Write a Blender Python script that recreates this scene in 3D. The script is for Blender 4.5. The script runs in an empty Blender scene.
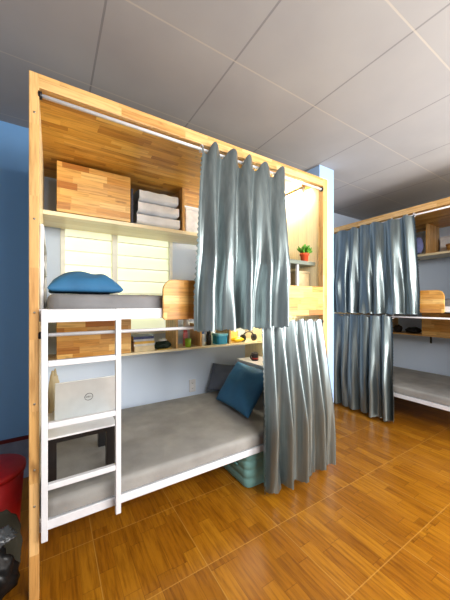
import bpy, bmesh, math, random
from mathutils import Vector, noise, Matrix
random.seed(7)
SC = bpy.context.scene
COL = SC.collection
PI = math.pi

# ------------------------------------------------------------------ colours / nodes
def lin(c):
    c = c / 255.0
    return c / 12.92 if c <= 0.04045 else ((c + 0.055) / 1.055) ** 2.4
def rgb(r, g, b): return (lin(r), lin(g), lin(b), 1.0)

class G:
    """small helper around a node tree"""
    def __init__(s, name):
        s.m = bpy.data.materials.new(name); s.m.use_nodes = True
        s.nt = s.m.node_tree; s.n = s.nt.nodes; s.l = s.nt.links
        s.b = s.n['Principled BSDF']
    def new(s, t, **kw):
        n = s.n.new(t)
        for k, v in kw.items(): setattr(n, k, v)
        return n
    def put(s, sock, v):
        if isinstance(v, bpy.types.NodeSocket): s.l.new(v, sock)
        else: sock.default_value = v
    def math(s, op, a, b=0.0, c=0.0):
        n = s.new('ShaderNodeMath', operation=op)
        s.put(n.inputs[0], a); s.put(n.inputs[1], b); s.put(n.inputs[2], c)
        return n.outputs[0]
    def uv(s): return s.new('ShaderNodeTexCoord').outputs['UV']
    def obj(s): return s.new('ShaderNodeTexCoord').outputs['Object']
    def sep(s, v):
        n = s.new('ShaderNodeSeparateXYZ'); s.put(n.inputs[0], v); return n.outputs
    def comb(s, x, y, z=0.0):
        n = s.new('ShaderNodeCombineXYZ')
        s.put(n.inputs[0], x); s.put(n.inputs[1], y); s.put(n.inputs[2], z); return n.outputs[0]
    def white(s, v):
        n = s.new('ShaderNodeTexWhiteNoise', noise_dimensions='3D'); s.put(n.inputs['Vector'], v); return n.outputs['Value']
    def noise(s, v, scale, detail=3.0, rough=0.5):
        n = s.new('ShaderNodeTexNoise'); s.put(n.inputs['Vector'], v)
        n.inputs['Scale'].default_value = scale; n.inputs['Detail'].default_value = detail
        n.inputs['Roughness'].default_value = rough
        return n.outputs[0]
    def ramp(s, f, stops):
        n = s.new('ShaderNodeValToRGB'); e = n.color_ramp.elements
        while len(e) < len(stops): e.new(0.5)
        for i, (p, c) in enumerate(stops):
            e[i].position = p; e[i].color = c
        s.put(n.inputs[0], f); return n.outputs[0]
    def mix(s, f, a, b, mode='MIX'):
        n = s.new('ShaderNodeMix', data_type='RGBA', blend_type=mode)
        s.put(n.inputs[0], f); s.put(n.inputs[6], a); s.put(n.inputs[7], b); return n.outputs[2]
    def bump(s, h, strength=0.2, dist=0.01):
        n = s.new('ShaderNodeBump'); n.inputs['Strength'].default_value = strength
        n.inputs['Distance'].default_value = dist
        s.put(n.inputs['Height'], h); s.l.new(n.outputs[0], s.b.inputs['Normal'])
    def scale(s, v, sc):
        n = s.new('ShaderNodeMapping'); n.inputs['Scale'].default_value = sc; s.put(n.inputs['Vector'], v); return n.outputs[0]
    def set(s, **kw):
        for k, v in kw.items(): s.put(s.b.inputs[k.replace('_', ' ')], v)
        return s.m

def plain(name, c, rough=0.5, metal=0.0, var=0.06, nscale=18.0, bump=0.0, spec=0.5):
    g = G(name); c = rgb(*c)
    n = g.noise(g.obj(), nscale, 3.0)
    dark = tuple(max(0, x * (1 - var * 2)) for x in c[:3]) + (1,)
    lite = tuple(min(1, x * (1 + var * 2)) for x in c[:3]) + (1,)
    g.set(Base_Color=g.ramp(n, [(0.3, dark), (0.7, lite)]), Roughness=rough, Metallic=metal)
    g.b.inputs['Specular IOR Level'].default_value = spec
    if bump: g.bump(n, bump, 0.005)
    return g.m

def wood(name, cols, sw=0.045, sl=0.32, rough=0.35, knots=0.5, gs=1.0):
    """finger-jointed strips; u runs along the grain (UV in metres)"""
    g = G(name); x, y, _ = g.sep(g.uv())
    row = g.math('FLOOR', g.math('DIVIDE', y, sw))
    sh = g.math('MULTIPLY', g.white(g.comb(row, 3.1)), 7.0)
    ln = g.math('ADD', g.math('MULTIPLY', g.white(g.comb(row, 9.7)), sl * 0.6), sl * 0.7)
    cx = g.math('FLOOR', g.math('ADD', g.math('DIVIDE', x, ln), sh))
    r = g.white(g.comb(row, cx, 1.0))
    k = len(cols)
    base = g.ramp(r, [((i + 0.5) / k, rgb(*c)) for i, c in enumerate(cols)])
    gv = g.comb(g.math('ADD', g.math('MULTIPLY', x, 2.2), g.math('MULTIPLY', r, 11.0)), g.math('MULTIPLY', y, 34.0), g.math('MULTIPLY', r, 30.0))
    grain = g.noise(gv, 2.2, 4.0, 0.6)
    c1 = g.mix(gs, base, g.ramp(grain, [(0.3, (0.66, 0.60, 0.52, 1)), (0.55, (1, 1, 1, 1)), (0.8, (1.0, 0.98, 0.92, 1))]), 'MULTIPLY')
    kn = g.noise(g.comb(g.math('MULTIPLY', x, 1.0), g.math('MULTIPLY', y, 3.0), g.math('MULTIPLY', r, 5.0)), 6.0, 2.0)
    c2 = g.mix(g.math('MULTIPLY', g.ramp(kn, [(0.66, (0, 0, 0, 1)), (0.78, (1, 1, 1, 1))]), knots), c1, rgb(96, 52, 18))
    # joints between strips
    fy = g.math('FRACT', g.math('DIVIDE', y, sw))
    line = g.math('LESS_THAN', fy, 0.035)
    c3 = g.mix(g.math('MULTIPLY', line, 0.22), c2, rgb(90, 50, 15))
    g.set(Base_Color=c3, Roughness=rough)
    g.bump(grain, 0.08, 0.002)
    return g.m

M = {}
M['wood'] = wood('acacia strip wood', [(210, 166, 104), (224, 184, 124), (196, 146, 82), (232, 196, 140), (214, 172, 110)])
M['wood_box'] = wood('acacia box front wood', [(204, 148, 70), (230, 184, 106), (174, 110, 42), (240, 202, 130), (212, 158, 80)], 0.05, 0.2, knots=0.7)
M['wood_top'] = wood('acacia canopy wood', [(216, 164, 70), (234, 188, 92), (186, 130, 46), (244, 206, 118), (220, 170, 78)], 0.042, 0.28)
M['wood_pale'] = wood('pale pine panel', [(242, 228, 190), (246, 234, 200), (236, 220, 178)], 0.11, 1.6, knots=0.06, gs=0.35)
M['white'] = plain('white powder coated steel', (216, 218, 223), 0.35, 0.0, 0.02)
M['black'] = plain('black plastic', (22, 22, 24), 0.4)
M['black_metal'] = plain('black steel leg', (20, 20, 22), 0.35)
M['screw'] = plain('steel screw', (170, 165, 155), 0.3, 0.8)

def satin():
    g = G('silver satin'); v = g.obj()
    w = g.noise(g.scale(v, (14.0, 14.0, .9)), 3.0, 3.0)
    g.set(Base_Color=g.ramp(w, [(0.3, rgb(116, 128, 131)), (0.7, rgb(140, 151, 152))]), Roughness=0.31, Metallic=0.76)
    g.bump(w, 0.10, 0.02)
    return g.m
M['satin'] = satin()

def cloth(name, c, rough=0.85, var=0.08, weave=220.0, wr=0.35):
    g = G(name); v = g.obj(); c = rgb(*c)
    n = g.noise(v, 5.0, 4.0); w = g.noise(v, weave, 2.0)
    dark = tuple(x * (1 - 2 * var) for x in c[:3]) + (1,); lite = tuple(min(1, x * (1 + 2 * var)) for x in c[:3]) + (1,)
    g.set(Base_Color=g.ramp(n, [(0.3, dark), (0.7, lite)]), Roughness=rough)
    g.bump(g.math('ADD', g.math('MULTIPLY', n, 2.0), g.math('MULTIPLY', w, 0.3)), wr, 0.012)
    return g.m
M['sheet'] = cloth('taupe grey bed sheet', (146, 145, 142))
M['sheet_dark'] = cloth('charcoal grey bed sheet', (124, 124, 126))
M['blue'] = cloth('petrol blue pillow cloth', (44, 104, 146), 0.7)
M['slate'] = cloth('slate grey pillow cloth', (84, 92, 108))
M['teal'] = cloth('pale teal bag cloth', (128, 178, 176), 0.6)
M['greycloth'] = cloth('silver bedding cloth', (224, 227, 232), 0.5)
M['cream'] = cloth('cream cloth', (196, 182, 150))

def wall_mat(name, c):
    g = G(name); v = g.obj(); c = rgb(*c)
    n = g.noise(v, 1.2, 3.0); f = g.noise(v, 60.0, 2.0)
    g.set(Base_Color=g.ramp(n, [(0.3, tuple(x * 0.95 for x in c[:3]) + (1,)), (0.7, c)]), Roughness=0.6)
    g.bump(f, 0.05, 0.003)
    return g.m
M['wall'] = wall_mat('light blue wall paint', (212, 226, 245))
M['wallshade'] = wall_mat('blue wall paint with painted shade', (122, 172, 222))  # deeper blue stands for shade on the wall left of the bunk
M['wallcol'] = wall_mat('pale blue column paint', (166, 198, 238))

def floor_mat():
    g = G('parquet print floor tiles'); x, y, _ = g.sep(g.obj())
    tx = g.math('DIVIDE', g.math('ADD', x, -1.206 + 5.0), 0.5)
    ty = g.math('DIVIDE', g.math('ADD', y, -1.30 + 5.0), 0.5)
    ix, iy = g.math('FLOOR', tx), g.math('FLOOR', ty)
    fx, fy = g.math('FRACT', tx), g.math('FRACT', ty)
    px = g.math('MULTIPLY', fx, 6.0); ip = g.math('FLOOR', px)
    rs = g.white(g.comb(g.math('ADD', g.math('MULTIPLY', ix, 6.0), ip), iy, 2.0))
    py = g.math('ADD', g.math('MULTIPLY', fy, 1.6), g.math('MULTIPLY', rs, 5.0))
    r = g.white(g.comb(g.math('ADD', g.math('MULTIPLY', ix, 6.0), ip), g.math('FLOOR', py), iy))
    base = g.ramp(r, [(0.1, rgb(152, 98, 16)), (0.35, rgb(164, 108, 20)), (0.6, rgb(178, 122, 28)), (0.9, rgb(158, 102, 18))])
    gv = g.comb(g.math('MULTIPLY', x, 40.0), g.math('MULTIPLY', y, 3.0), g.math('MULTIPLY', r, 40.0))
    gr = g.noise(gv, 1.6, 4.0, 0.6)
    c = g.mix(1.0, base, g.ramp(gr, [(0.32, (0.62, 0.55, 0.45, 1)), (0.58, (1, 1, 1, 1)), (0.85, (1.0, 1.0, 0.95, 1))]), 'MULTIPLY')
    seam = g.math('LESS_THAN', g.math('FRACT', px), 0.03)
    seam2 = g.math('LESS_THAN', g.math('FRACT', py), 0.012)
    c = g.mix(g.math('MULTIPLY', g.math('MAXIMUM', seam, seam2), 0.4), c, rgb(92, 50, 10))
    def edge(f):
        return g.math('LESS_THAN', g.math('SUBTRACT', 0.5, g.math('ABSOLUTE', g.math('SUBTRACT', f, 0.5))), 0.005)
    gt = g.math('MAXIMUM', edge(fx), edge(fy))
    c = g.mix(g.math('MULTIPLY', gt, 0.42), c, rgb(210, 164, 84))
    g.set(Base_Color=c, Roughness=g.math('ADD', g.math('MULTIPLY', gr, 0.15), 0.24))
    g.bump(g.math('SUBTRACT', g.math('MULTIPLY', gr, 0.2), gt), 0.12, 0.003)
    return g.m
M['floor'] = floor_mat()

def ceil_mat():
    g = G('ceiling boards'); x, y, _ = g.sep(g.obj())
    tx = g.math('FRACT', g.math('DIVIDE', g.math('ADD', x, -0.215 + 6.95), 0.695))
    ty = g.math('FRACT', g.math('DIVIDE', g.math('ADD', y, -1.345 + 6.5), 0.65))
    ed = lambda f, w: g.math('LESS_THAN', g.math('SUBTRACT', 0.5, g.math('ABSOLUTE', g.math('SUBTRACT', f, 0.5))), w)
    ex, ey = ed(tx, 0.008), ed(ty, 0.007)
    n = g.noise(g.obj(), 2.0, 4.0)
    base = g.ramp(n, [(0.3, rgb(160, 160, 162)), (0.7, rgb(170, 170, 170))])
    c = g.mix(g.math('MULTIPLY', ex, 0.5), base, rgb(104, 104, 106))
    c = g.mix(g.math('MULTIPLY', ey, 0.6), c, rgb(196, 190, 178))
    g.set(Base_Color=c, Roughness=0.8)
    g.bump(g.math('SUBTRACT', 1.0, g.math('MAXIMUM', ex, ey)), 0.3, 0.004)
    return g.m
M['ceiling'] = ceil_mat()

def emis(name, c, strength, base=(240, 240, 235)):
    g = G(name)
    g.set(Base_Color=rgb(*base), Roughness=0.4)
    g.b.inputs['Emission Color'].default_value = rgb(*c); g.b.inputs['Emission Strength'].default_value = strength
    return g.m
M['tube'] = emis('lit tube', (255, 242, 216), 150.0)
def louvre_mat():
    g = G('frosted louvre glass in daylight'); n = g.noise(g.obj(), 2.0, 2.0)
    g.set(Base_Color=rgb(225, 228, 205), Roughness=0.4)
    g.l.new(g.ramp(n, [(0.3, rgb(234, 240, 200)), (0.7, rgb(248, 249, 224))]), g.b.inputs['Emission Color'])
    g.b.inputs['Emission Strength'].default_value = 0.72
    return g.m
M['louvre'] = louvre_mat()
M['clearframe'] = plain('window frame aluminium', (244, 244, 234), 0.4, 0.0, 0.02)

# ------------------------------------------------------------------ mesh builder
class MB:
    def __init__(s, xf=None): s.v = []; s.f = []; s.u = []; s.xf = xf or (lambda p: p); s.sm = False
    def _face(s, idx, uvs): s.f.append(idx); s.u.append(uvs)
    def box(s, lo, hi, axis=None):
        d = [hi[i] - lo[i] for i in range(3)]
        if axis is None: axis = d.index(max(d))
        b = len(s.v); ou, ov = random.uniform(0, 9), random.uniform(0, 9)
        c = [(x, y, z) for x in (lo[0], hi[0]) for y in (lo[1], hi[1]) for z in (lo[2], hi[2])]
        s.v += [s.xf(p) for p in c]
        for fc, na in (((0, 1, 3, 2), 0), ((4, 6, 7, 5), 0), ((0, 4, 5, 1), 1), ((2, 3, 7, 6), 1), ((0, 2, 6, 4), 2), ((1, 5, 7, 3), 2)):
            ax = [a for a in range(3) if a != na]
            ua = axis if axis in ax else (ax[0] if d[ax[0]] >= d[ax[1]] else ax[1])
            va = [a for a in ax if a != ua][0]
            s._face(tuple(b + i for i in fc), [(c[i][ua] + ou, c[i][va] + ov + (0.31 * na)) for i in fc])
        return s
    def prism(s, prof, plane, lo, hi, uflip=False):
        """extrude a 2D outline; plane 'xz' extrudes along y, 'xy' along z, 'yz' along x"""
        n = len(prof); b = len(s.v)
        def P(a, c, t): return {'xz': (a, t, c), 'xy': (a, c, t), 'yz': (t, a, c)}[plane]
        for t in (lo, hi): s.v += [s.xf(P(a, c, t)) for a, c in prof]
        uv = [(c, a) if uflip else (a, c) for a, c in prof]
        s._face(tuple(b + i for i in range(n))[::-1], uv[::-1])
        s._face(tuple(b + n + i for i in range(n)), uv)
        for i in range(n):
            j = (i + 1) % n
            s._face((b + i, b + j, b + n + j, b + n + i), [uv[i], uv[j], (uv[j][0], uv[j][1] + hi - lo), (uv[i][0], uv[i][1] + hi - lo)])
        return s
    def tube(s, pts, r, seg=10, caps=True):
        pts = [Vector(p) for p in pts]; rings = []; n = len(pts)
        for i, p in enumerate(pts):
            t = (pts[min(i + 1, n - 1)] - pts[max(i - 1, 0)]).normalized()
            a = Vector((0, 0, 1)) if abs(t.z) < 0.9 else Vector((1, 0, 0))
            e1 = t.cross(a).normalized(); e2 = t.cross(e1)
            rr = r[i] if isinstance(r, (list, tuple)) else r
            b = len(s.v)
            for k in range(seg):
                th = 2 * PI * k / seg
                s.v.append(s.xf(tuple(p + e1 * math.cos(th) * rr + e2 * math.sin(th) * rr)))
            rings.append(b)
        for i in range(n - 1):
            for k in range(seg):
                q = (k + 1) % seg
                s._face((rings[i] + k, rings[i] + q, rings[i + 1] + q, rings[i + 1] + k), [(i, k), (i, k + 1), (i + 1, k + 1), (i + 1, k)])
        if caps:
            s._face(tuple(rings[0] + k for k in range(seg))[::-1], [(0, 0)] * seg)
            s._face(tuple(rings[-1] + k for k in range(seg)), [(0, 0)] * seg)
        s.sm = True
        return s
    def lathe(s, prof, c=(0, 0, 0), seg=20, wob=0.0):
        b = len(s.v); n = len(prof)
        for r, z in prof:
            for k in range(seg):
                th = 2 * PI * k / seg; rr = r * (1 + wob * math.sin(3 * th + z * 20))
                s.v.append(s.xf((c[0] + rr * math.cos(th), c[1] + rr * math.sin(th), c[2] + z)))
        for i in range(n - 1):
            for k in range(seg):
                q = (k + 1) % seg
                s._face((b + i * seg + k, b + i * seg + q, b + (i + 1) * seg + q, b + (i + 1) * seg + k), [(0, 0)] * 4)
        if prof[0][0] > 1e-4: s._face(tuple(b + k for k in range(seg))[::-1], [(0, 0)] * seg)
        if prof[-1][0] > 1e-4: s._face(tuple(b + (n - 1) * seg + k for k in range(seg)), [(0, 0)] * seg)
        s.sm = True
        return s
    def grid(s, fn, nu, nv, wrap=False):
        b = len(s.v)
        for j in range(nv + 1):
            for i in range(nu + 1):
                s.v.append(s.xf(fn(i / nu, j / nv)))
        for j in range(nv):
            for i in range(nu):
                a = b + j * (nu + 1) + i
                s._face((a, a + 1, a + nu + 2, a + nu + 1), [(i / nu, j / nv), ((i + 1) / nu, j / nv), ((i + 1) / nu, (j + 1) / nv), (i / nu, (j + 1) / nv)])
        s.sm = True
        return s
    def build(s, name, mat, parent=None, origin=None, bevel=0.0, merge=0.0, smooth=None, recalc=True):
        """one mesh object, origin in world coordinates (parent location when it has one)"""
        if origin is None: origin = parent_world(parent) if parent is not None else (0, 0, 0)
        me = bpy.data.meshes.new(name)
        me.from_pydata([tuple(p[i] - origin[i] for i in range(3)) for p in s.v], [], s.f)
        ul = me.uv_layers.new(name='UVMap')
        k = 0
        for uvs in s.u:
            for u in uvs: ul.data[k].uv = u; k += 1
        if recalc or merge:
            bm = bmesh.new(); bm.from_mesh(me)
            if merge: bmesh.ops.remove_doubles(bm, verts=bm.verts, dist=merge)
            bmesh.ops.recalc_face_normals(bm, faces=bm.faces)
            bm.to_mesh(me); bm.free()
        sm = s.sm if smooth is None else smooth
        if sm:
            me.polygons.foreach_set('use_smooth', [True] * len(me.polygons))
        me.materials.append(mat)
        o = bpy.data.objects.new(name, me); COL.objects.link(o)
        if parent is not None:
            o.parent = parent
            pw = parent_world(parent)
            o.location = tuple(origin[i] - pw[i] for i in range(3))
        else: o.location = origin
        if bevel:
            bv = o.modifiers.new('bevel', 'BEVEL'); bv.width = bevel; bv.segments = 2; bv.limit_method = 'ANGLE'
        return o

def parent_world(o):
    w = Vector(o.location)
    while o.parent is not None:
        o = o.parent; w += Vector(o.location)
    return tuple(w)
def thing(name, label, cat, loc, group=None):
    o = bpy.data.objects.new(name, None); COL.objects.link(o); o.location = loc
    o.empty_display_size = 0.05
    o['label'] = label; o['category'] = cat
    if group: o['group'] = group
    return o
def tag(o, label, cat, group=None, kind=None):
    o['label'] = label; o['category'] = cat
    if group: o['group'] = group
    if kind: o['kind'] = kind
    return o
def struct(o, label=None, cat=None):
    o['kind'] = 'structure'
    if label: o['label'] = label
    if cat: o['category'] = cat
    return o
def turned(cx, cy, ang, xf=None):
    """local -> world: turn about z then move"""
    ca, sa = math.cos(ang), math.sin(ang)
    return lambda p: (cx + p[0] * ca - p[1] * sa, cy + p[0] * sa + p[1] * ca, p[2])

# ------------------------------------------------------------------ room shell
CEIL = 2.83; WY = 2.75; WX = 4.62; XL = -2.2; YF = -2.6
WIN = (0.06, 1.07, 1.10, 2.16)
struct(MB().box((XL, YF, -0.08), (WX, WY, 0)).build('floor', M['floor']), 'glossy brown parquet print floor tiles with pale grout', 'floor')
struct(MB().box((XL, YF, CEIL), (WX, WY, CEIL + 0.06)).build('ceiling', M['ceiling']), 'grey panelled suspended ceiling with thin seams', 'ceiling')
w = MB()
w.box((-.10, WY, 0), (WIN[0], WY + .12, CEIL)).box((WIN[1], WY, 0), (WX + .1, WY + .12, CEIL))
w.box((WIN[0], WY, 0), (WIN[1], WY + .12, WIN[2])).box((WIN[0], WY, WIN[3]), (WIN[1], WY + .12, CEIL))
struct(MB().box((XL - .1, WY, 0), (-.10, WY + .12, CEIL)).build('wall_shaded', M['wallshade']), 'blue wall left of the near bunk, shade put into its colour', 'wall')  # split from the back wall to carry shade in its colour
struct(w.build('wall_back', M['wall']), 'light blue painted wall behind the near bunk', 'wall')
struct(MB().box((WX, YF, 0), (WX + .1, WY, CEIL)).build('wall_right', M['wall']), 'light blue painted wall behind the second bunk', 'wall')
struct(MB().box((XL - .1, YF, 0), (XL, WY, CEIL)).build('wall_left', M['wall']), 'light blue painted wall at the far side of the clutter', 'wall')
struct(MB().box((2.32, 1.875, 0), (2.55, WY, CEIL)).build('column', M['wallcol'], bevel=.006), 'pale blue square column between the two bunks', 'column')
cb = MB().box((2.31, 1.865, 0), (2.56, 1.875, .09)).box((2.55, 1.865, 0), (2.56, WY, .09))
struct(cb.build('baseboard_column', M['white']), 'low white skirting around the blue column', 'baseboard')

# window with frosted louvres
wn = bpy.data.objects.new('window_1', None); COL.objects.link(wn); wn.location = (.565, WY, 1.1)
struct(wn, 'frosted louvre window glowing with daylight behind the bunk', 'window')
fr = MB(); x0, x1, z0, z1 = WIN; y0, y1 = WY - .012, WY + .05; t = .035
fr.box((x0, y0, z0), (x0 + t, y1, z1)).box((x1 - t, y0, z0), (x1, y1, z1)).box((x0 + t, y0, z0), (x1 - t, y1, z0 + t)).box((x0 + t, y0, z1 - t), (x1 - t, y1, z1))
xm = .5
fr.box((xm - .025, y0, z0 + t), (xm + .025, y1, z1 - t))
fr.build('window_frame', M['clearframe'], wn, bevel=.003)
for a, b in ((x0 + t, xm - .025), (xm + .025, x1 - t)):
    lv = MB(); zz = z0 + t; hgt = .122
    while zz < z1 - t - .02:
        zt = min(zz + hgt + .012, z1 - t)
        lv.prism([(WY + .020, zz), (WY + .026, zz), (WY + .048, zt), (WY + .042, zt)], 'yz', a, b)
        zz += hgt
    pn_ = lv.build('pane', M['louvre'], wn)
    cl = MB(); zz = z0 + t + hgt
    while zz < z1 - t - .03:
        cl.box((a, WY + .010, zz - .004), (b, WY + .019, zz + .006)); zz += hgt
    cl.build('louvre_rail', M['clearframe'], pn_)

# ------------------------------------------------------------------ bunk beds
L = 2.15; H = 2.49
def xf1(p): return (p[0] - .10, p[1] + 1.57, p[2])
def xf2(p): return (3.42 + p[1], .55 + p[0], p[2])

def bunk(xf, label, near):
    root = thing('bunk_bed', label, 'bunk bed', xf((L / 2, .6, 0)), 'curtained bunk beds')
    B = lambda: MB(xf)
    wd, pale = M['wood'], M['wood_pale']
    for x0, x1 in ((.008, .048), (L - .062, L)):
        p = B().box((x0, 0, 0), (x1, .05, H - .0)).build('post', wd, root, bevel=.003)
        for z in ((.45, .62, .93, 1.36, 1.8, 2.3) if near else (1.4,)):
            s_ = B(); s_.tube([(x0 + .022, .001, z), (x0 + .022, -.002, z)], .005, 8); s_.build('screw', M['screw'], p)
    for x0, x1 in ((0.0, .045), (L - .045, L)):
        B().box((x0, 1.12, 0), (x1, 1.165, H - .03)).build('post', pale, root, bevel=.003)
    B().box((.045, 0, H - .068), (L - .062, .025, H)).build('fascia', wd, root, bevel=.003)
    B().box((.02, .05, .30), (.045, 1.12, H - .03)).build('side_panel', pale, root)
    B().box((L - .045, .05, .30), (L - .02, 1.12, H - .03)).build('side_panel', pale, root)
    B().box((.02, .025, H - .03), (L - .02, 1.165, H - .008), 0).build('top_panel', M['wood_top'], root)
    # upper storage shelf
    B().box((.045, .75, 2.035), (L - .045, 1.12, 2.065)).build('shelf', pale, root, bevel=.002)
    B().box((1.105, .76, 2.065), (1.125, 1.12, H - .03), 2).build('partition', wd, root)
    if near:
        c = B()
        c.box((.13, .765, 2.065), (.15, 1.11, 2.435)).box((.62, .765, 2.065), (.64, 1.11, 2.435)).box((.15, .765, 2.415), (.62, 1.11, 2.435)).box((.15, 1.09, 2.065), (.62, 1.11, 2.415))
        cab = c.build('cabinet', M['wood_box'], root)
        B().box((.128, .745, 2.068), (.642, .765, 2.432), 0).build('door', M['wood_box'], cab, bevel=.003)
    # upper bed
    B().box((.045, .022, 1.315), (L - .062, .05, 1.375)).build('bed_rail', M['white'], root, bevel=.003)
    B().box((.045, .05, 1.335), (L - .045, 1.12, 1.37)).build('bed_base', M['white'], root)
    # guard board, rounded upper corner
    r = .07; x0, z0, z1 = .655, 1.305, 1.548
    prof = [(x0 + .012, z0), (L - .062, z0), (L - .062, z1)] + [(x0 + r - r * math.sin(a), z1 - r + r * math.cos(a)) for a in [i * PI / 2 / 8 for i in range(9)]] + [(x0, z0 + .012)]
    B().prism(prof, 'xz', 0.0, .02).build('guard_board', M['wood_box'], root, bevel=.003)
    # lower storage shelf
    B().box((.045, .83, .965), (L - .045, 1.12, .985)).build('shelf', pale if near else wd, root, bevel=.002)
    ce = .665 if near else 1.20
    c = B()
    c.box((.13, .85, .985), (.15, 1.11, 1.275)).box((ce - .02, .85, .985), (ce, 1.11, 1.275)).box((.15, .85, 1.255), (ce - .02, 1.11, 1.275)).box((.15, 1.09, .985), (ce - .02, 1.11, 1.255))
    cab = c.build('cabinet', M['wood_box'], root)
    B().box((.128, .83, .987), (ce + .002, .85, 1.278), 0).build('door', M['wood_box'], cab, bevel=.003)
    for px in ((1.075, 1.325, 1.665) if near else (1.64,)):
        B().box((px, .84, .985), (px + .02, 1.12, 1.20 if px != 1.075 else 1.335), 2).build('partition', wd, root)
    # lower bed
    B().box((.045, .022, .30), (L - .062, .05, .346)).build('bed_rail', M['white'], root, bevel=.003)
    B().box((.045, .05, .315), (L - .045, 1.12, .350)).build('bed_base', M['white'], root)
    # curtain rods
    for z in (2.395, 1.25):
        rd = B().tube([(.045, .012, z), (L - .062, .012, z)], .0095, 12).build('curtain_rod', M['white'], root)
        for x, dx in ((.045, .014), (L - .062, -.014)):
            B().tube([(x, .012, z), (x + dx, .012, z)], .018, 14).build('rod_bracket', M['black'], rd)
    # ladder
    if near:
        ld = bpy.data.objects.new('ladder', None); COL.objects.link(ld); ld.parent = root
        base = xf((.24, -.015, .255)); ld.location = tuple(base[i] - root.location[i] for i in range(3))
        for x in (.056, .385):
            B().box((x, -.032, .285), (x + .027, -.002, 1.376)).build('stile', M['white'], ld, bevel=.003)
        B().box((.083, -.03, 1.312), (.385, -.004, 1.374)).build('rung', M['white'], ld, bevel=.003)
        for z in (1.117, .823, .534):
            B().box((.083, -.030, z - .014), (.385, -.004, z + .014)).build('rung', M['white'], ld, bevel=.003)
        for x in (.062, .390):
            for z in (.325, 1.345):
                B().box((x, -.002, z - .012), (x + .016, .022, z + .012)).build('hook', M['white'], ld)
        # white side guard on the left end of the upper bunk
        g = B()
        g.tube([(.055, .12, 1.62), (.055, 1.05, 1.62)], .010).tube([(.055, .12, 1.80), (.055, 1.05, 1.80)], .010)
        g.tube([(.055, .12, 1.37), (.055, .12, 1.80)], .010).tube([(.055, 1.05, 1.37), (.055, 1.05, 1.80)], .010)
        g.build('end_guard', M['white'], root)
    else:
        for (x, y, z) in ((1.30, .86, 2.035), (1.10, .86, .965), (1.9, .86, 2.035)):
            b = B(); b.box((x, y, z - .006), (x + .02, y + .16, z)).box((x, y + .01, z - .09), (x + .02, y + .022, z - .006))
            b.build('shelf_bracket', M['black_metal'], root)
    return root
bunk(xf1, 'wooden bunk bed with white ladder, louvre window behind it', True)
bunk(xf2, 'wooden bunk bed against the side wall beyond the blue column, ladderless', False)

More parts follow.
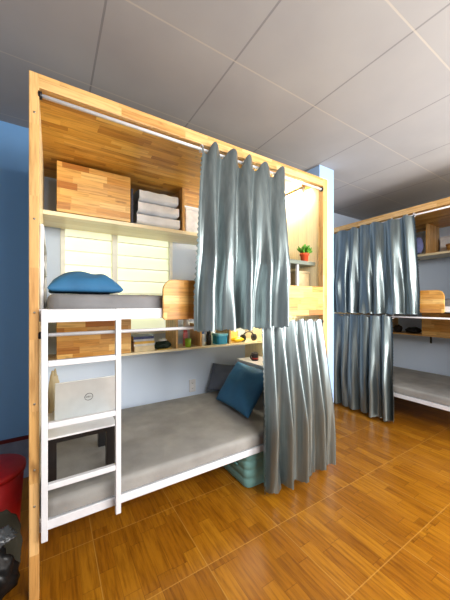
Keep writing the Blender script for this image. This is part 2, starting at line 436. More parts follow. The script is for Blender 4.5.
# ------------------------------------------------------------------ curtains
def curtain(xf, label, xs_top, xs_bot, ztop, zbot, seed, pleats, fl=.05, amp=.028, yb=-.045, y0=-.036, hem=.0, group='silver satin bunk curtains', head=.02, droop=.02):
    rnd = random.Random(seed)
    # fold phase map: uneven pleat widths
    knots = [0.0]
    for i in range(pleats): knots.append(knots[-1] + rnd.uniform(.6, 1.5))
    tot = knots[-1]; knots = [k / tot for k in knots]
    am = [rnd.uniform(.6, 1.25) for _ in range(pleats + 1)]
    peak = [rnd.uniform(-.006, .02) for _ in range(pleats + 1)]
    drift = [rnd.uniform(-.35, .35) for _ in range(pleats + 1)]
    rootp = xf(((xs_top[0] + xs_top[1]) / 2, 0, zbot))
    root = thing('curtain', label, 'curtain', rootp, group)
    def ph(u):
        for i in range(pleats):
            if u <= knots[i + 1] + 1e-9:
                return i, (u - knots[i]) / (knots[i + 1] - knots[i])
        return pleats - 1, 1.0
    def fn(u, v):
        uu = min(1, max(0, u + .035 * noise.noise(Vector((u * 3.0 + seed, v * 1.6, seed * .7))) * v * min(1, 8 * u, 8 * (1 - u))))
        i, t = ph(uu)
        g = min(1.0, v * 1.25) ** .8
        a = am[i] * (1 - t) + am[i + 1] * t
        dd = (drift[i] * (1 - t) + drift[i + 1] * t)
        w_ = math.sin(2 * PI * t + dd * v * 2.0)
        w2 = .22 * math.sin(4 * PI * t + 1.3 * dd + v * 1.2) * (1 - .5 * v) + .45 * math.sin(2 * PI * u * pleats * 1.63 + seed + v * 1.3) * min(1, max(0, v * 1.7 - .15))
        x = (xs_top[0] + (xs_top[1] - xs_top[0]) * u) * (1 - g) + (xs_bot[0] + (xs_bot[1] - xs_bot[0]) * u) * g
        x += (.006 * math.sin(5 * v + i * 2.1) * v + .012 * math.cos(2 * PI * t + dd) * (.4 + .6 * v)) * min(1, 12 * u, 12 * (1 - u))
        ay = amp * (.42 + .75 * min(1, v * 1.5))
        y = y0 + (yb - y0) * min(1, v * 1.6) + ay * a * (w_ + w2)
        y += .024 * noise.noise(Vector((u * 6 + seed, v * .8, seed * 1.7))) * (.3 + v)
        y += .006 * noise.noise(Vector((u * 26 + seed, v * 1.6 + u * 4, seed * 2.7))) * (.2 + v)
        y = y if y < -.012 else -.012 + .009 * (1 - math.exp(-(y + .012) / .02))
        e = (peak[i] * (1 - t) + peak[i + 1] * t) + droop * (math.cos(2 * PI * (t - .75)) - 1) / 2 * (.6 + .5 * am[i])
        zt = ztop + head + e
        zb = zbot + hem * (u - .5) + .006 * math.sin(2 * PI * t * 2 + i)
        z = ztop + head + (zb - ztop - head) * v + (zt - ztop - head) * max(0, 1 - v * 3) ** 2 + (zb - zb)
        if u < 1e-6 or u > 1 - 1e-6: x += .007 * math.sin(z * 190)
        if v > 1 - 1e-6: z += .004 * math.sin(u * 330)
        return (x, y, z)
    m = MB(xf).grid(fn, pleats * 22, 70)
    m.build('cloth', M['satin'], root, recalc=False)
    hk = [0.012] + [knots[i] + .75 * (knots[i + 1] - knots[i]) for i in range(pleats)]
    for u in hk:
        x = xs_top[0] + (xs_top[1] - xs_top[0]) * u
        pts = [(x, .006 + .025 * math.cos(a), ztop + .022 * math.sin(a)) for a in [k * 2 * PI / 14 for k in range(15)]]
        MB(xf).tube(pts, .0035, 6, False).build('curtain_ring', M['white'], root)
    return root

curtain(xf1, 'silver satin curtain half drawn across the upper near bunk', (.90, 1.60), (.805, 1.52), 2.395, 1.238, 3, 5, amp=.042, yb=-.122, head=.028, droop=.085)
curtain(xf1, 'silver satin curtain reaching the floor before the lower near bunk', (1.385, 2.04), (1.37, 2.12), 1.25, .055, 11, 6, amp=.034, yb=-.075, y0=-.022, head=.012)
curtain(xf2, 'silver satin curtain on the upper level of the far bunk', (.92, 2.07), (.85, 2.08), 2.395, 1.285, 21, 7, amp=.036, yb=-.07, head=.008)
curtain(xf2, 'silver satin curtain on the lower level of the far bunk', (1.15, 2.07), (1.10, 2.08), 1.25, .03, 35, 7, amp=.034, yb=-.075, head=.008)

# ------------------------------------------------------------------ bedding
def mattress(xf, lo, hi, label, mat, seed):
    """soft box with rounded edges and a loose wrinkled cover"""
    cx, cy = (lo[0] + hi[0]) / 2, (lo[1] + hi[1]) / 2
    nx, ny = 70, 36; r = .028
    m = MB(xf); hx, hy = (hi[0] - lo[0]) / 2, (hi[1] - lo[1]) / 2; hz = hi[2] - lo[2]
    def wr(x, y): return .009 * noise.noise(Vector((x * 4, y * 5, seed))) + .005 * (.5 - abs(noise.noise(Vector((x * 5 + y * 7, y * 4 - x * 3, seed + 9))))) + .006 * noise.noise(Vector((x * 11 + y * 6, y * 9 - x * 4, seed + 5)))
    def top(u, v):
        x, y = cx + (2 * u - 1) * (hx - r), cy + (2 * v - 1) * (hy - r)
        e = min(1, min(u, 1 - u) * 14, min(v, 1 - v) * 8)
        return (x, y, hi[2] - .004 * (1 - e) + wr(x, y) * e)
    m.grid(top, nx, ny)
    # perimeter ring, rounded top to the base
    per = [(i / nx, 0) for i in range(nx)] + [(1, j / ny) for j in range(ny)] + [(1 - i / nx, 1) for i in range(nx)] + [(0, 1 - j / ny) for j in range(ny)]
    n = len(per)
    def side(u, v):
        k = int(round(u * n)) % n; a, b = per[k]
        x0, y0, z0 = top(a, b)
        ox = -1 if a == 0 else (1 if a == 1 else 0); oy = -1 if b == 0 else (1 if b == 1 else 0)
        l = math.hypot(ox, oy) or 1; ox /= l; oy /= l
        w_ = .004 * noise.noise(Vector((x0 * 7, y0 * 7, v * 2 + seed)))
        if v <= .5:
            a_ = v * PI
            d = r * math.sin(a_); zz = z0 - r * (1 - math.cos(a_))
        else:
            d = r; zz = (z0 - r) + (lo[2] - (z0 - r)) * (v - .5) * 2
        d += w_ * min(1, v * 2)
        return (x0 + ox * d, y0 + oy * d, zz)
    m.grid(side, n, 10)
    o = m.build('mattress', mat, None, xf((cx, cy, lo[2])), merge=.0006)
    return tag(o, label, 'mattress', 'bunk mattresses')
mattress(xf1, (.056, .030, .353), (L - .068, 1.10, .438), 'taupe grey mattress on the lower near bunk behind the ladder', M['sheet'], 1)
mattress(xf1, (.078, .056, 1.371), (L - .05, 1.10, 1.455), 'charcoal grey mattress on the upper near bunk under a blue pillow', M['sheet_dark'], 2)
mattress(xf2, (.056, .030, .353), (L - .068, 1.10, .438), 'taupe grey mattress on the lower far bunk', M['sheet'], 3)
mattress(xf2, (.056, .056, 1.371), (L - .05, 1.10, 1.455), 'grey mattress on the upper far bunk behind the guard board', M['sheet_dark'], 4)

def pillow(name, label, mat, centre, ex, ey, en, w, d, h, seed=0, cat='pillow', zmin=None):
    """cushion with pinched corners; ex/ey span its plane, en its normal"""
    ex, ey, en = Vector(ex).normalized(), Vector(ey).normalized(), Vector(en).normalized(); c = Vector(centre)
    n = 26
    def f(sgn):
        def fn(u, v):
            a, b = 2 * u - 1, 2 * v - 1
            pa = a * (1 - .07 * (1 - abs(b) ** 2) * abs(a) ** 3); pb = b * (1 - .07 * (1 - abs(a) ** 2) * abs(b) ** 3)
            t = max(0, (1 - abs(a) ** 2.6)) ** .55 * max(0, (1 - abs(b) ** 2.6)) ** .55
            wr = 1 + .18 * noise.noise(Vector((a * 2.2, b * 2.2, seed + sgn)))
            q = c + ex * pa * w / 2 + ey * pb * d / 2 + en * sgn * h / 2 * t * wr
            if zmin is not None: q.z = max(q.z, zmin)
            return tuple(q)
        return fn
    m = MB(); m.grid(f(1), n, n).grid(f(-1), n, n)
    o = m.build(name, mat, None, tuple(c), merge=.0005)
    sb = o.modifiers.new('sub', 'SUBSURF'); sb.levels = sb.render_levels = 1
    return tag(o, label, cat)
# upper bunk pillow, lying flat at the ladder end
pillow('pillow', 'plump petrol blue pillow on the upper near bunk mattress', M['blue'], (.165, 1.88, 1.482), (1, .03, 0), (0, 1, 0), (0, 0, 1), .385, .46, .215, 3, zmin=1.466)
# lower bunk cushion leaning on the folding table
n_ = Vector((-.80, -.10, .60)).normalized(); e1 = Vector((0.02, 1, 0)).normalized(); e2 = n_.cross(e1); e2 = e2 if e2.z > 0 else -e2
pillow('pillow', 'petrol blue pillow leaning on the small white table in the lower bunk', M['blue'], (1.495, 2.08, .635), e1, e2, n_, .56, .45, .16, 8)
n2 = Vector((-.6, -.5, .5)).normalized(); e1 = Vector((-.5, .6, 0)).normalized(); e2 = n2.cross(e1); e2 = e2 if e2.z > 0 else -e2
pillow('pillow', 'slate grey pillow tucked behind the leaning blue pillow', M['slate'], (1.575, 2.56, .60), e1, e2, n2, .30, .32, .10, 5)

# ------------------------------------------------------------------ tables on the beds
def fold_table(label, x0, x1, y0, y1, z0, z1, topmat, legmat, name='folding_table', apmat=None, inset=.01, lw=.022, group='folding bed tables', apron=True):
    t = thing(name, label, 'table', ((x0 + x1) / 2, (y0 + y1) / 2, z0), group)
    MB().box((x0, y0, z1 - .010), (x1, y1, z1)).build('tabletop', topmat, t, bevel=.002)
    if apron: MB().box((x0 + .001, y0 + .001, z1 - .032), (x1 - .001, y1 - .001, z1 - .010)).build('apron', apmat or legmat, t)
    zt = z1 - (.032 if apron else .010)
    for x in (x0 + inset, x1 - inset - lw):
        for y in (y0 + min(inset, .02), y1 - min(inset, .02) - lw):
            MB().box((x, y, z0), (x + lw, y + lw, zt)).build('leg', legmat, t, bevel=.002)
    return t
fold_table('low table with black legs carrying the laptop behind the ladder', -.035, .315, 1.665, 2.05, .449, .715, M['white'], M['black_metal'], lw=.045)
fold_table('small white table at the end of the lower bunk behind the pillow', 1.69, 1.995, 1.92, 2.46, .449, .81, M['white'], M['white'])
M['greytop'] = plain('grey laminate', (120, 128, 118), .4)
fold_table('grey topped table on the upper near bunk carrying a potted plant', 1.50, 1.995, 1.66, 2.02, 1.467, 1.775, M['greytop'], M['white'], apmat=M['greytop'], inset=.185)

# laptop (lid turned to the room)
M['silver'] = plain('brushed silver laptop shell', (196, 202, 204), .32, .35, .02)
M['ink'] = plain('dark grey print', (70, 74, 78), .5)
lt = thing('laptop', 'silver laptop with its lid open on the low table behind the ladder', 'laptop', (.16, 1.86, .716))
X = turned(.185, 1.87, math.radians(3))
MB(X).box((-.175, -.005, .716), (.175, .165, .732)).build('base', M['silver'], lt, bevel=.003)
MB(X).box((-.15, .02, .732), (.15, .12, .7335)).build('keyboard', M['black'], lt)
ti = math.radians(12)
def lidxf(p):  # p: x, thickness, height
    q = (p[0], -.002 + p[1] * math.cos(ti) - p[2] * math.sin(ti), .730 + p[1] * math.sin(ti) + p[2] * math.cos(ti)); return X(q)
lid = MB(lidxf).box((-.175, -.007, 0), (.175, 0, .232)).build('lid', M['silver'], lt, bevel=.003)
MB(lidxf).box((-.165, 0, .012), (.165, .001, .222)).build('screen', M['black'], lt)
ring = MB(lidxf).tube([(.022 * math.cos(a), -.0075, .118 + .022 * math.sin(a)) for a in [k * 2 * PI / 24 for k in range(25)]], .0016, 6, False)
ring.build('emblem', M['ink'], lid)
fc = bpy.data.curves.new('lettering', 'FONT'); fc.body = 'DELL'; fc.size = .0145; fc.extrude = .0005; fc.align_x = 'CENTER'; fc.align_y = 'CENTER'
fo = bpy.data.objects.new('lettering', fc); fo.data.materials.append(M['ink'])
COL.objects.link(fo); bpy.context.view_layer.update()
me = bpy.data.meshes.new_from_object(fo.evaluated_get(bpy.context.evaluated_depsgraph_get()))
bpy.data.objects.remove(fo)
tm = MB(lidxf); 
for v in me.vertices: tm.v.append(lidxf((v.co.x, -.0078 - v.co.z, .118 + v.co.y)))
for p in me.polygons: tm._face(tuple(p.vertices), [(0, 0)] * len(p.vertices))
tm.build('lettering', M['ink'], lid, recalc=False)

# cream cloth bundle behind the laptop
def lump(name, label, cat, mat, c, r, seed, rough=.25, fr=2.2, sub=4, group=None, flat=None):
    bm = bmesh.new(); bmesh.ops.create_icosphere(bm, subdivisions=sub, radius=1.0)
    for v in bm.verts:
        p = v.co.copy()
        k = 1 + rough * noise.noise(p * fr + Vector((seed, 0, 0))) + rough * .5 * abs(noise.noise(p * fr * 2.6 + Vector((0, seed, 0)))) 
        z = p.z
        v.co = Vector((p.x * r[0] * k, p.y * r[1] * k, max(-r[2] * .8, z * r[2] * k)))
    me = bpy.data.meshes.new(name); bm.to_mesh(me); bm.free()
    me.polygons.foreach_set('use_smooth', [True] * len(me.polygons)); me.materials.append(mat)
    o = bpy.data.objects.new(name, me); COL.objects.link(o); o.location = (c[0], c[1], c[2] + r[2] * .8)
    return tag(o, label, cat, group)
lump('cloth_bundle', 'cream and brown rolled cloth standing beside the laptop on the bed', 'cloth', M['cream'], (.01, 2.30, .450), (.04, .06, .26), 4, .2)

# ------------------------------------------------------------------ things on the upper shelf
o = MB(xf1)
def softbox(name, label, cat, mat, xf, lo, hi, ridge=0, group=None, rad=.02):
    m = MB(xf)
    m.box(lo, hi)
    ob = m.build(name, mat, None, xf(((lo[0] + hi[0]) / 2, (lo[1] + hi[1]) / 2, lo[2])), bevel=rad)
    return tag(ob, label, cat, group)
# folded bedding, silver: a stack of layers, slightly uneven
bd = thing('folded_quilt', 'silver grey folded quilt on the top shelf beside the wooden cabinet', 'quilt', xf1((.87, .93, 2.066)))
def layer(x0, x1, y0, y1, z0, z1, sd):
    def fn(u, v):
        th = v * 2 * PI
        y = (y0 + y1) / 2 + (y1 - y0) / 2 * max(-1, min(1, 1.25 * math.cos(th))); 
        z = (z0 + z1) / 2 + (z1 - z0) / 2 * math.sin(th)
        x = x0 + (x1 - x0) * u
        return (x, y + .008 * noise.noise(Vector((u * 5, v * 5, sd))), z + .006 * noise.noise(Vector((u * 6, v * 3, sd + 3))))
    return fn
for i in range(3):
    z = 2.068 + i * .105
    m = MB(xf1); m.grid(layer(.70 + .012 * i, 1.085 - .006 * i, .77 + .006 * i, 1.10, z, z + .112, i * 3), 16, 20)
    m.build('fold', M['greycloth'], bd, merge=.0005)
MB(xf1).box((.655, .78, 2.066), (.672, 1.08, 2.36), 2).build('folder', plain('navy binder', (44, 46, 66), .5), None, xf1((.66, .93, 2.066)), bevel=.002)
tag(bpy.data.objects['folder'], 'dark navy folder standing between top cabinet and folded quilt', 'folder')
ct = thing('carton', 'plain white carton on the top shelf partly behind the curtain', 'carton', xf1((1.26, .9, 2.066)))
MB(xf1).box((1.15, .79, 2.066), (1.40, 1.05, 2.28)).build('body', plain('white card', (226, 228, 232), .6), ct, bevel=.003)
MB(xf1).box((1.145, .785, 2.28), (1.405, 1.055, 2.30)).build('lid', plain('white card lid', (214, 216, 222), .6), ct, bevel=.003)

# tube light on the right end panel
M['tube_low'] = emis('softly lit tube', (255, 240, 212), 55.0)
def tube_light(label, z, x, y0, y1, tm='tube'):
    t = thing('tube_light', label, 'tube light', (x, (y0 + y1) / 2, z), 'bunk tube lights')
    MB().box((x - .016, y0 - .01, z - .022), (x + .016, y1 + .01, z - .001)).build('housing', M['white'], t, bevel=.003)
    MB().tube([(x, y0 + .012, z - .036), (x, y1 - .012, z - .036)], .012, 14).build('tube', M[tm], t)
    for y in (y0, y1): MB().box((x - .012, y - .006, z - .05), (x + .012, y + .012 if y == y0 else y + .006, z - .02)).build('cap', M['white'], t)
tube_light('glowing tube light under the canopy of the near bunk above the potted plant', 2.46, 1.93, 1.74, 2.50)
tube_light('glowing tube light under the upper bed of the near bunk behind the floor curtain', 1.334, 1.86, 2.00, 2.62, 'tube_low')

# potted plant on the grey table
pp = thing('potted_plant', 'small green succulent in a terracotta pot on the grey table', 'plant', (1.905, 1.705, 1.776))
MB().lathe([(.0, 0), (.030, 0), (.036, .055), (.041, .055), (.042, .075), (.036, .075), (.034, .066), (0, .066)], (1.905, 1.705, 1.776), 22).build('pot', plain('terracotta', (206, 84, 46), .6), pp)
MB().lathe([(0, .062), (.034, .0665), (0, .07)], (1.905, 1.705, 1.776), 16).build('soil', plain('dark soil', (50, 36, 26), .9), pp)
lf = MB()
rl = random.Random(5)
for k in range(46):
    a = rl.uniform(0, 2 * PI); el = rl.uniform(.35, 1.5); ln = rl.uniform(.045, .085); 
    b0 = Vector((1.905 + .018 * math.cos(a) * rl.random(), 1.705 + .018 * math.sin(a) * rl.random(), 1.842))
    d = Vector((math.cos(a) * math.cos(el), math.sin(a) * math.cos(el), math.sin(el)))
    p = [b0, b0 + d * ln * .5, b0 + d * ln * .85 + Vector((0, 0, .004)), b0 + d * ln + Vector((0, 0, .01))]
    lf.tube([tuple(q) for q in p], [.003, .0065, .0075, .002], 6)
lf.build('foliage', plain('succulent green', (84, 150, 44), .5, 0, .18, 40), pp)

# boxes under the grey table
def box_thing(name, label, cat, body, lid, lo, hi, xf=None, lh=.02, bw=.003):
    xf = xf or (lambda p: p)
    t = thing(name, label, cat, xf(((lo[0] + hi[0]) / 2, (lo[1] + hi[1]) / 2, lo[2])))
    MB(xf).box(lo, (hi[0], hi[1], hi[2] - lh)).build('body', body, t, bevel=bw)
    MB(xf).box((lo[0] - .003, lo[1] - .003, hi[2] - lh), (hi[0] + .003, hi[1] + .003, hi[2])).build('lid', lid, t, bevel=bw)
    return t
M['card'] = plain('brown card', (150, 122, 78), .7); M['card2'] = plain('beige card', (196, 176, 136), .7)
box_thing('storage_box', 'brown card box under the grey table beside the curtain', 'box', M['card'], plain('olive lid', (132, 124, 92), .6), (1.585, 1.75, 1.467), (1.765, 1.96, 1.70))
box_thing('storage_box', 'beige card box under the grey table beside the end panel', 'box', M['card2'], plain('sand lid', (180, 166, 132), .6), (1.835, 1.72, 1.467), (1.985, 1.94, 1.695))

# ------------------------------------------------------------------ things on the lower shelf (near bunk), resting at z = .985
ZS = .986
def book(label, lo, hi, cover, mark=False):
    t = thing('book', label, 'book', xf1(((lo[0] + hi[0]) / 2, (lo[1] + hi[1]) / 2, lo[2])), 'books stacked on the lower shelf')
    c = MB(xf1); th = .0025
    c.box(lo, (hi[0], hi[1], lo[2] + th)).box((lo[0], lo[1], hi[2] - th), hi).box((lo[0], lo[1], lo[2] + th), (hi[0], lo[1] + th, hi[2] - th))
    c.build('cover', cover, t)
    MB(xf1).box((lo[0] + .003, lo[1] + th, lo[2] + th), (hi[0] - .003, hi[1] - .003, hi[2] - th)).build('pages', M['pages'], t)
    return t
M['pages'] = plain('book pages', (232, 226, 208), .8)
book('thick cream spined book lowest in the stack beside the lower cabinet', (.70, .85, ZS), (.875, 1.05, ZS + .046), plain('cream cover', (224, 208, 168), .5))
book('white spined book just above the thick cream one on the shelf', (.695, .855, ZS + .047), (.87, 1.05, ZS + .066), plain('white cover', (226, 224, 216), .5))
book('yellow spined book between the white and pale grey ones of the shelf stack', (.70, .85, ZS + .067), (.875, 1.05, ZS + .087), plain('yellow cover', (222, 180, 76), .5))
book('pale grey spined book below the navy one on the shelf stack', (.695, .86, ZS + .088), (.87, 1.05, ZS + .106), plain('grey cover', (196, 200, 206), .5))
book('navy blue spined book topmost of the stack on the lower shelf', (.69, .85, ZS + .107), (.87, 1.05, ZS + .130), plain('navy cover', (42, 54, 108), .5))
lump('pouch', 'dark green soft pouch slumped on the lower shelf beside the books', 'pouch', plain('dark green nylon', (22, 46, 36), .5), (.87, 2.475, ZS + .001), (.075, .055, .042), 9, .25)
mo = thing('computer_mouse', 'pale grey computer mouse resting on the dark green pouch', 'mouse', (.86, 2.455, ZS + .078))
bm_ = MB(); bm_.grid(lambda u, v: (.86 + .042 * math.cos(2 * PI * u) * math.sin(PI / 2 * v), 2.455 + .028 * math.sin(2 * PI * u) * math.sin(PI / 2 * v), ZS + .076 + .026 * math.cos(PI / 2 * v)), 24, 8)
bm_.build('shell', plain('pale mouse shell', (206, 212, 210), .35), mo, merge=.0004)
MB().tube([(.84, 2.447, ZS + .099), (.852, 2.449, ZS + .1005)], .003, 8).build('wheel', M['black'], mo)
pn = thing('pencil', 'yellow pencil lying at the shelf edge before the green pouch', 'pencil', (.88, 2.412, ZS))
MB().tube([(.80, 2.412, ZS + .005), (.925, 2.409, ZS + .005)], .0045, 6).build('barrel', plain('yellow pencil paint', (226, 196, 92), .4), pn)
MB().tube([(.925, 2.409, ZS + .005), (.938, 2.4085, ZS + .005)], [.0045, .0008], 6).build('tip', plain('bare wood tip', (196, 160, 110), .6), pn)

def jar(name, label, cat, x, y, r, h, mat, capmat=None, caph=.02, capr=.8, z=ZS, part='cap'):
    t = thing(name, label, cat, (x, y, z))
    MB().lathe([(0, 0), (r * .92, 0), (r, .006), (r, h * .85), (r * .86, h * .95), (r * .8, h), (0, h)], (x, y, z), 20).build('body', mat, t)
    if capmat: MB().lathe([(0, h), (r * capr, h), (r * capr, h + caph * .9), (r * capr * .9, h + caph), (0, h + caph)], (x, y, z), 16).build(part, capmat, t)
    return t
gc = thing('cup', 'lime green plastic cup on the lower shelf beside the wooden partition', 'cup', (1.115, 2.45, ZS))
MB().lathe([(0, 0), (.026, 0), (.032, .078), (.029, .078), (.024, .006), (0, .006)], (1.115, 2.45, ZS), 22).build('body', plain('lime plastic', (156, 206, 54), .35), gc)
jar('bottle', 'pink bottle standing behind the lime green cup', 'bottle', 1.115, 2.515, .024, .135, plain('pink plastic', (226, 146, 160), .35), plain('rose cap', (206, 100, 120), .4))
jar('jar', 'tall white jar standing behind the pink bottle', 'jar', 1.165, 2.60, .036, .25, plain('white jar', (226, 230, 234), .35), M['white'], .03, 1.0, part='lid')
jar('bottle', 'white bottle with a blue cap beside the dark bottle', 'bottle', 1.275, 2.46, .022, .115, plain('white bottle plastic', (222, 228, 232), .3), plain('blue cap', (56, 110, 180), .4), .022)
jar('bottle', 'slim blue spray bottle between the white bottle and dark bottle', 'bottle', 1.30, 2.53, .018, .14, plain('sky bottle plastic', (96, 160, 206), .3), plain('white nozzle', (230, 232, 234), .4), .03, .5)
jar('bottle', 'dark brown bottle with a black cap beside the teal tub', 'bottle', 1.345, 2.455, .027, .12, plain('dark bottle glass', (44, 40, 30), .2), M['black'], .028)
jar('bottle', 'olive green bottle wedged behind the dark brown bottle', 'bottle', 1.385, 2.53, .02, .14, plain('olive bottle glass', (96, 104, 50), .25), plain('gold cap', (190, 160, 70), .3, .5), .02)
tb = thing('storage_tub', 'teal blue plastic tub with a paler lid on the lower shelf', 'tub', (1.49, 2.475, ZS))
def rrect(cx, cy, hx, hy, r, n=5):
    out = []
    for sx, sy, a0 in ((1, 1, 0), (-1, 1, 90), (-1, -1, 180), (1, -1, 270)):
        for k in range(n):
            a = math.radians(a0 + 90 * k / (n - 1)); out.append((cx + sx * (hx - r) + r * math.cos(a), cy + sy * (hy - r) + r * math.sin(a)))
    return out
MB().prism(rrect(1.49, 2.475, .064, .06, .02), 'xy', ZS, ZS + .085).build('body', plain('teal plastic', (40, 150, 190), .35), tb, bevel=.003)
MB().prism(rrect(1.49, 2.475, .070, .066, .022), 'xy', ZS + .085, ZS + .105).build('lid', plain('pale teal lid', (120, 196, 220), .35), tb, bevel=.003)
yb = thing('snack_pack', 'yellow packet lying on the lower shelf beyond the teal tub', 'packet', (1.70, 2.46, ZS))
def packet(cx, cy, z, w_, d, h):
    return lambda s: (lambda u, v: (cx + (u - .5) * w_, cy + (v - .5) * d, z + h / 2 + s * h / 2 * (math.sin(PI * u) * math.sin(PI * v)) ** .5))
m = MB(); m.grid(packet(1.70, 2.46, ZS, .13, .10, .06)(1), 14, 12).grid(packet(1.70, 2.46, ZS, .13, .10, .06)(-1), 14, 12)
m.build('bag', plain('yellow foil', (238, 202, 40), .3), yb, merge=.0005)
MB().box((1.634, 2.44, ZS + .029), (1.638, 2.48, ZS + .031)).build('seal', plain('orange seal', (226, 130, 40), .4), yb)
box_thing('tea_box', 'pale yellow box standing behind the yellow packet', 'box', plain('pale yellow card', (232, 214, 130), .5), plain('cream card lid', (238, 230, 190), .5), (1.61, 2.53, ZS), (1.76, 2.60, ZS + .13))
# spectacles / dark tangled item
gl = thing('headphones', 'black headphones lying at the far end of the lower shelf', 'headphones', (1.86, 2.46, ZS))
MB().tube([(1.86 + .075 * math.cos(a), 2.47, ZS + .045 + .06 * math.sin(a)) for a in [k * PI / 14 for k in range(15)]], .007, 8).build('band', M['black'], gl)
for sx in (-1, 1):
    MB().tube([(1.86 + sx * .075 - .014, 2.47, ZS + .04), (1.86 + sx * .075 + .014, 2.47, ZS + .04)], .038, 16).build('ear_cup', M['black'], gl)
# mug on the white table
mg = thing('mug', 'dark mug with a red band on the small white table', 'mug', (1.80, 2.28, .811))
MB().lathe([(0, 0), (.034, 0), (.036, .004), (.036, .08), (.032, .08), (.031, .01), (0, .01)], (1.80, 2.28, .811), 22).build('body', plain('dark glaze', (34, 34, 44), .3), mg)
MB().lathe([(.0365, .012), (.0368, .012), (.0368, .03), (.0365, .03)], (1.80, 2.28, .811), 22).build('band', plain('red glaze', (176, 40, 36), .3), mg)
MB().tube([(1.80 - .036 - .022 * math.sin(a), 2.28, .811 + .04 + .024 * math.cos(a)) for a in [k * PI / 10 for k in range(11)]], .005, 8).build('handle', plain('dark glaze handle', (34, 34, 44), .3), mg)

# wall socket
sk = thing('wall_socket', 'white wall socket just above the lower mattress of the near bunk', 'socket', (1.30, WY, .51))
MB().box((1.262, WY - .012, .44), (1.338, WY, .575)).build('plate', M['white'], sk, bevel=.004)
for z in (.485, .54): MB().tube([(1.30, WY - .0125, z), (1.30, WY - .009, z)], .013, 14).build('outlet', plain('socket grey', (206, 208, 212), .4), sk)

# teal bag under the bed
tbg = thing('suitcase', 'pale teal soft suitcase pushed under the lower near bunk', 'suitcase', (1.45, 1.87, 0))
def suit(x0, x1, y0, y1, z0, z1):
    m = MB(); n = 12
    for i in range(4):
        za, zb = z0 + (z1 - z0) * i / 4, z0 + (z1 - z0) * (i + 1) / 4
        hx, hy = (x1 - x0) / 2, (y1 - y0) / 2
        pr = rrect((x0 + x1) / 2, (y0 + y1) / 2, hx, hy, .05, 5)
        k = len(pr)
        def fn(u, v, za=za, zb=zb):
            j = int(round(u * k)) % k
            bul = 1 - .03 * (2 * v - 1) ** 2
            cx, cy = (x0 + x1) / 2, (y0 + y1) / 2
            return (cx + (pr[j][0] - cx) * bul, cy + (pr[j][1] - cy) * bul, za + (zb - za) * v)
        m.grid(fn, k, 6)
    pr = rrect((x0 + x1) / 2, (y0 + y1) / 2, (x1 - x0) / 2 * .97, (y1 - y0) / 2 * .97, .05, 5)
    b = len(m.v); m.v += [(a, c, z1) for a, c in pr]; m._face(tuple(range(b, b + len(pr))), [(0, 0)] * len(pr))
    b = len(m.v); m.v += [(a, c, z0) for a, c in pr]; m._face(tuple(range(b, b + len(pr))), [(0, 0)] * len(pr))
    return m
suit(1.235, 1.72, 1.66, 2.06, .006, .268).build('shell', M['teal'], tbg, merge=.0005)
MB().tube([(1.234, 1.78, .14), (1.222, 1.80, .15), (1.222, 1.90, .15), (1.234, 1.92, .14)], .008, 8).build('handle', plain('teal strap', (96, 150, 150), .6), tbg)
for x in (1.30, 1.65):
    for y in (1.72, 2.0): MB().lathe([(0, 0), (.014, 0), (.014, .01), (0, .01)], (x, y, 0), 12).build('foot', M['black'], tbg)

# ------------------------------------------------------------------ far bunk shelf things
bs = thing('basket', 'tan wicker basket on the top shelf of the far bunk', 'basket', (4.30, 1.40, 2.066))
MB().lathe([(0, 0), (.07, 0), (.085, .05), (.09, .085), (.086, .085), (.08, .05), (.066, .006), (0, .006)], (4.30, 1.40, 2.066), 24).build('body', plain('tan wicker', (198, 150, 78), .7, 0, .15, 60), bs)
MB().tube([(4.30 + .088 * math.cos(a), 1.40 + .088 * math.sin(a), 2.066 + .087) for a in [k * 2 * PI / 24 for k in range(25)]], .007, 6, False).build('rim', plain('tan rim', (176, 126, 60), .7), bs)
box_thing('storage_box', 'white card box on the top shelf of the far bunk', 'box', plain('white board', (220, 222, 226), .6), plain('white board lid', (206, 208, 214), .6), (4.42, 1.26, 2.066), (4.53, 1.60, 2.30))
lump('bag', 'lavender blue bag hanging over the shelf edge behind the far curtain', 'bag', cloth('lavender cloth', (120, 128, 178)), (4.12, 1.74, 2.07), (.05, .06, .12), 15, .15)
lump('bag', 'black cloth bag slumped on the lower shelf of the far bunk', 'bag', plain('black nylon', (20, 18, 18), .5), (4.36, 1.90, .990), (.07, .09, .045), 19, .35)
lump('bag', 'dark brown cloth bag beside the black one on the far shelf', 'bag', plain('dark brown nylon', (44, 30, 20), .6), (4.36, 2.105, .990), (.06, .05, .055), 23, .3)

# ------------------------------------------------------------------ clutter left of the near bunk
bb = MB().box((XL, WY - .012, 0), (-.10, WY, .31)).build('baseboard_back', plain('slate grey wall tile', (118, 132, 156), .4))
struct(bb, 'slate grey tiled skirting with a maroon cap on the wall left of the bunk', 'baseboard')
struct(MB().box((XL, WY - .018, .31), (-.10, WY, .335)).build('trim_1', plain('maroon tile strip', (92, 22, 30), .4)), 'thin maroon cap strip above the slate grey skirting', 'trim')
rb = thing('bin', 'red lidded plastic bin on the floor beside the bunk post', 'bin', (-.31, 2.06, 0))
MB().lathe([(.0, 0), (.145, 0), (.172, .42), (0, .42)], (-.315, 2.06, 0), 30).build('body', plain('red plastic', (176, 18, 24), .4), rb)
MB().lathe([(.0, .42), (.182, .42), (.182, .445), (.17, .452), (0, .456)], (-.315, 2.06, 0), 30).build('lid', plain('red lid plastic', (170, 18, 24), .45), rb)
MB().tube([(-.36, 2.06, .455), (-.36, 2.06, .475), (-.27, 2.06, .475), (-.27, 2.06, .455)], .007, 8).build('handle', plain('dark red plastic', (130, 14, 18), .45), rb)
dk = plain('black bin liner', (26, 28, 30), .35, 0, .2); 
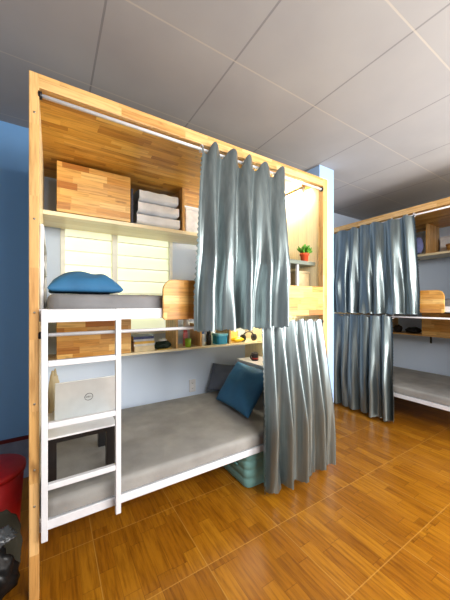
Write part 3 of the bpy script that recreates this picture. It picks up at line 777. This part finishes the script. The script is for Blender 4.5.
lump('rubbish_bag', 'black plastic bag slumped on the floor before the red bin', 'bag', dk, (-.30, 1.68, 0), (.15, .075, .14), 31, .25)
lump('cloth_pile', 'dark olive cloth heap between the red bin and the black bag', 'cloth', cloth('olive cloth', (60, 58, 46)), (-.225, 1.825, 0), (.09, .032, .17), 33, .25)
g = G('crumpled clear plastic'); g.set(Base_Color=rgb(96, 100, 104), Roughness=.2); g.b.inputs['Transmission Weight'].default_value = .35
lump('plastic_bag', 'crumpled pale translucent plastic bag lying on the black bag', 'bag', g.m, (-.215, 1.67, .27), (.055, .04, .03), 37, .55, 3.5)
lump('shoe_bag', 'small black drawstring bag on the floor beside the post foot', 'bag', plain('black cloth', (22, 22, 24), .8), (-.17, 1.49, 0), (.055, .06, .06), 41, .3)

# ------------------------------------------------------------------ lights, world, camera
def area(name, loc, target, size, sy, power, col):
    l = bpy.data.lights.new(name, 'AREA'); l.shape = 'RECTANGLE'; l.size = size; l.size_y = sy; l.energy = power; l.color = col
    o = bpy.data.objects.new(name, l); COL.objects.link(o); o.location = loc
    o.rotation_euler = (Vector(target) - Vector(loc)).to_track_quat('-Z', 'Y').to_euler()
    return o
area('window_daylight', (3.0, -1.7, 1.45), (1.2, 2.0, 1.0), 2.0, 1.6, 145, (1.0, .97, .93))
area('room_fill', (1.0, -1.2, 2.3), (2.6, 2.2, 1.0), 1.4, .8, 95, (1.0, .97, .93))  # added fill light, mainly to brighten the far bunk interior
area('bounce_fill', (3.3, -.5, 1.0), (2.9, .2, 2.8), 1.0, 1.0, 55, (1.0, .97, .93))  # added upward fill that brightens the ceiling on the right
wd = bpy.data.worlds.new('room air'); SC.world = wd; wd.use_nodes = True
bg = wd.node_tree.nodes['Background']; bg.inputs[0].default_value = (.88, .93, 1.0, 1); bg.inputs[1].default_value = .38

cam = bpy.data.cameras.new('camera'); cam.sensor_fit = 'HORIZONTAL'; cam.sensor_width = 36; cam.lens = 36 * 275.6 / 450
cam.shift_y = 4.0 / 450; cam.clip_start = .02
co = bpy.data.objects.new('camera', cam); COL.objects.link(co); co.location = (0, 0, 1.4)
co.rotation_euler = (PI / 2, 0, -math.radians(32.1)); SC.camera = co
SC.view_settings.view_transform = 'Standard'; SC.view_settings.look = 'None'; SC.view_settings.exposure = 0.0; SC.view_settings.gamma = 0.93
SC.cycles.use_denoising = True
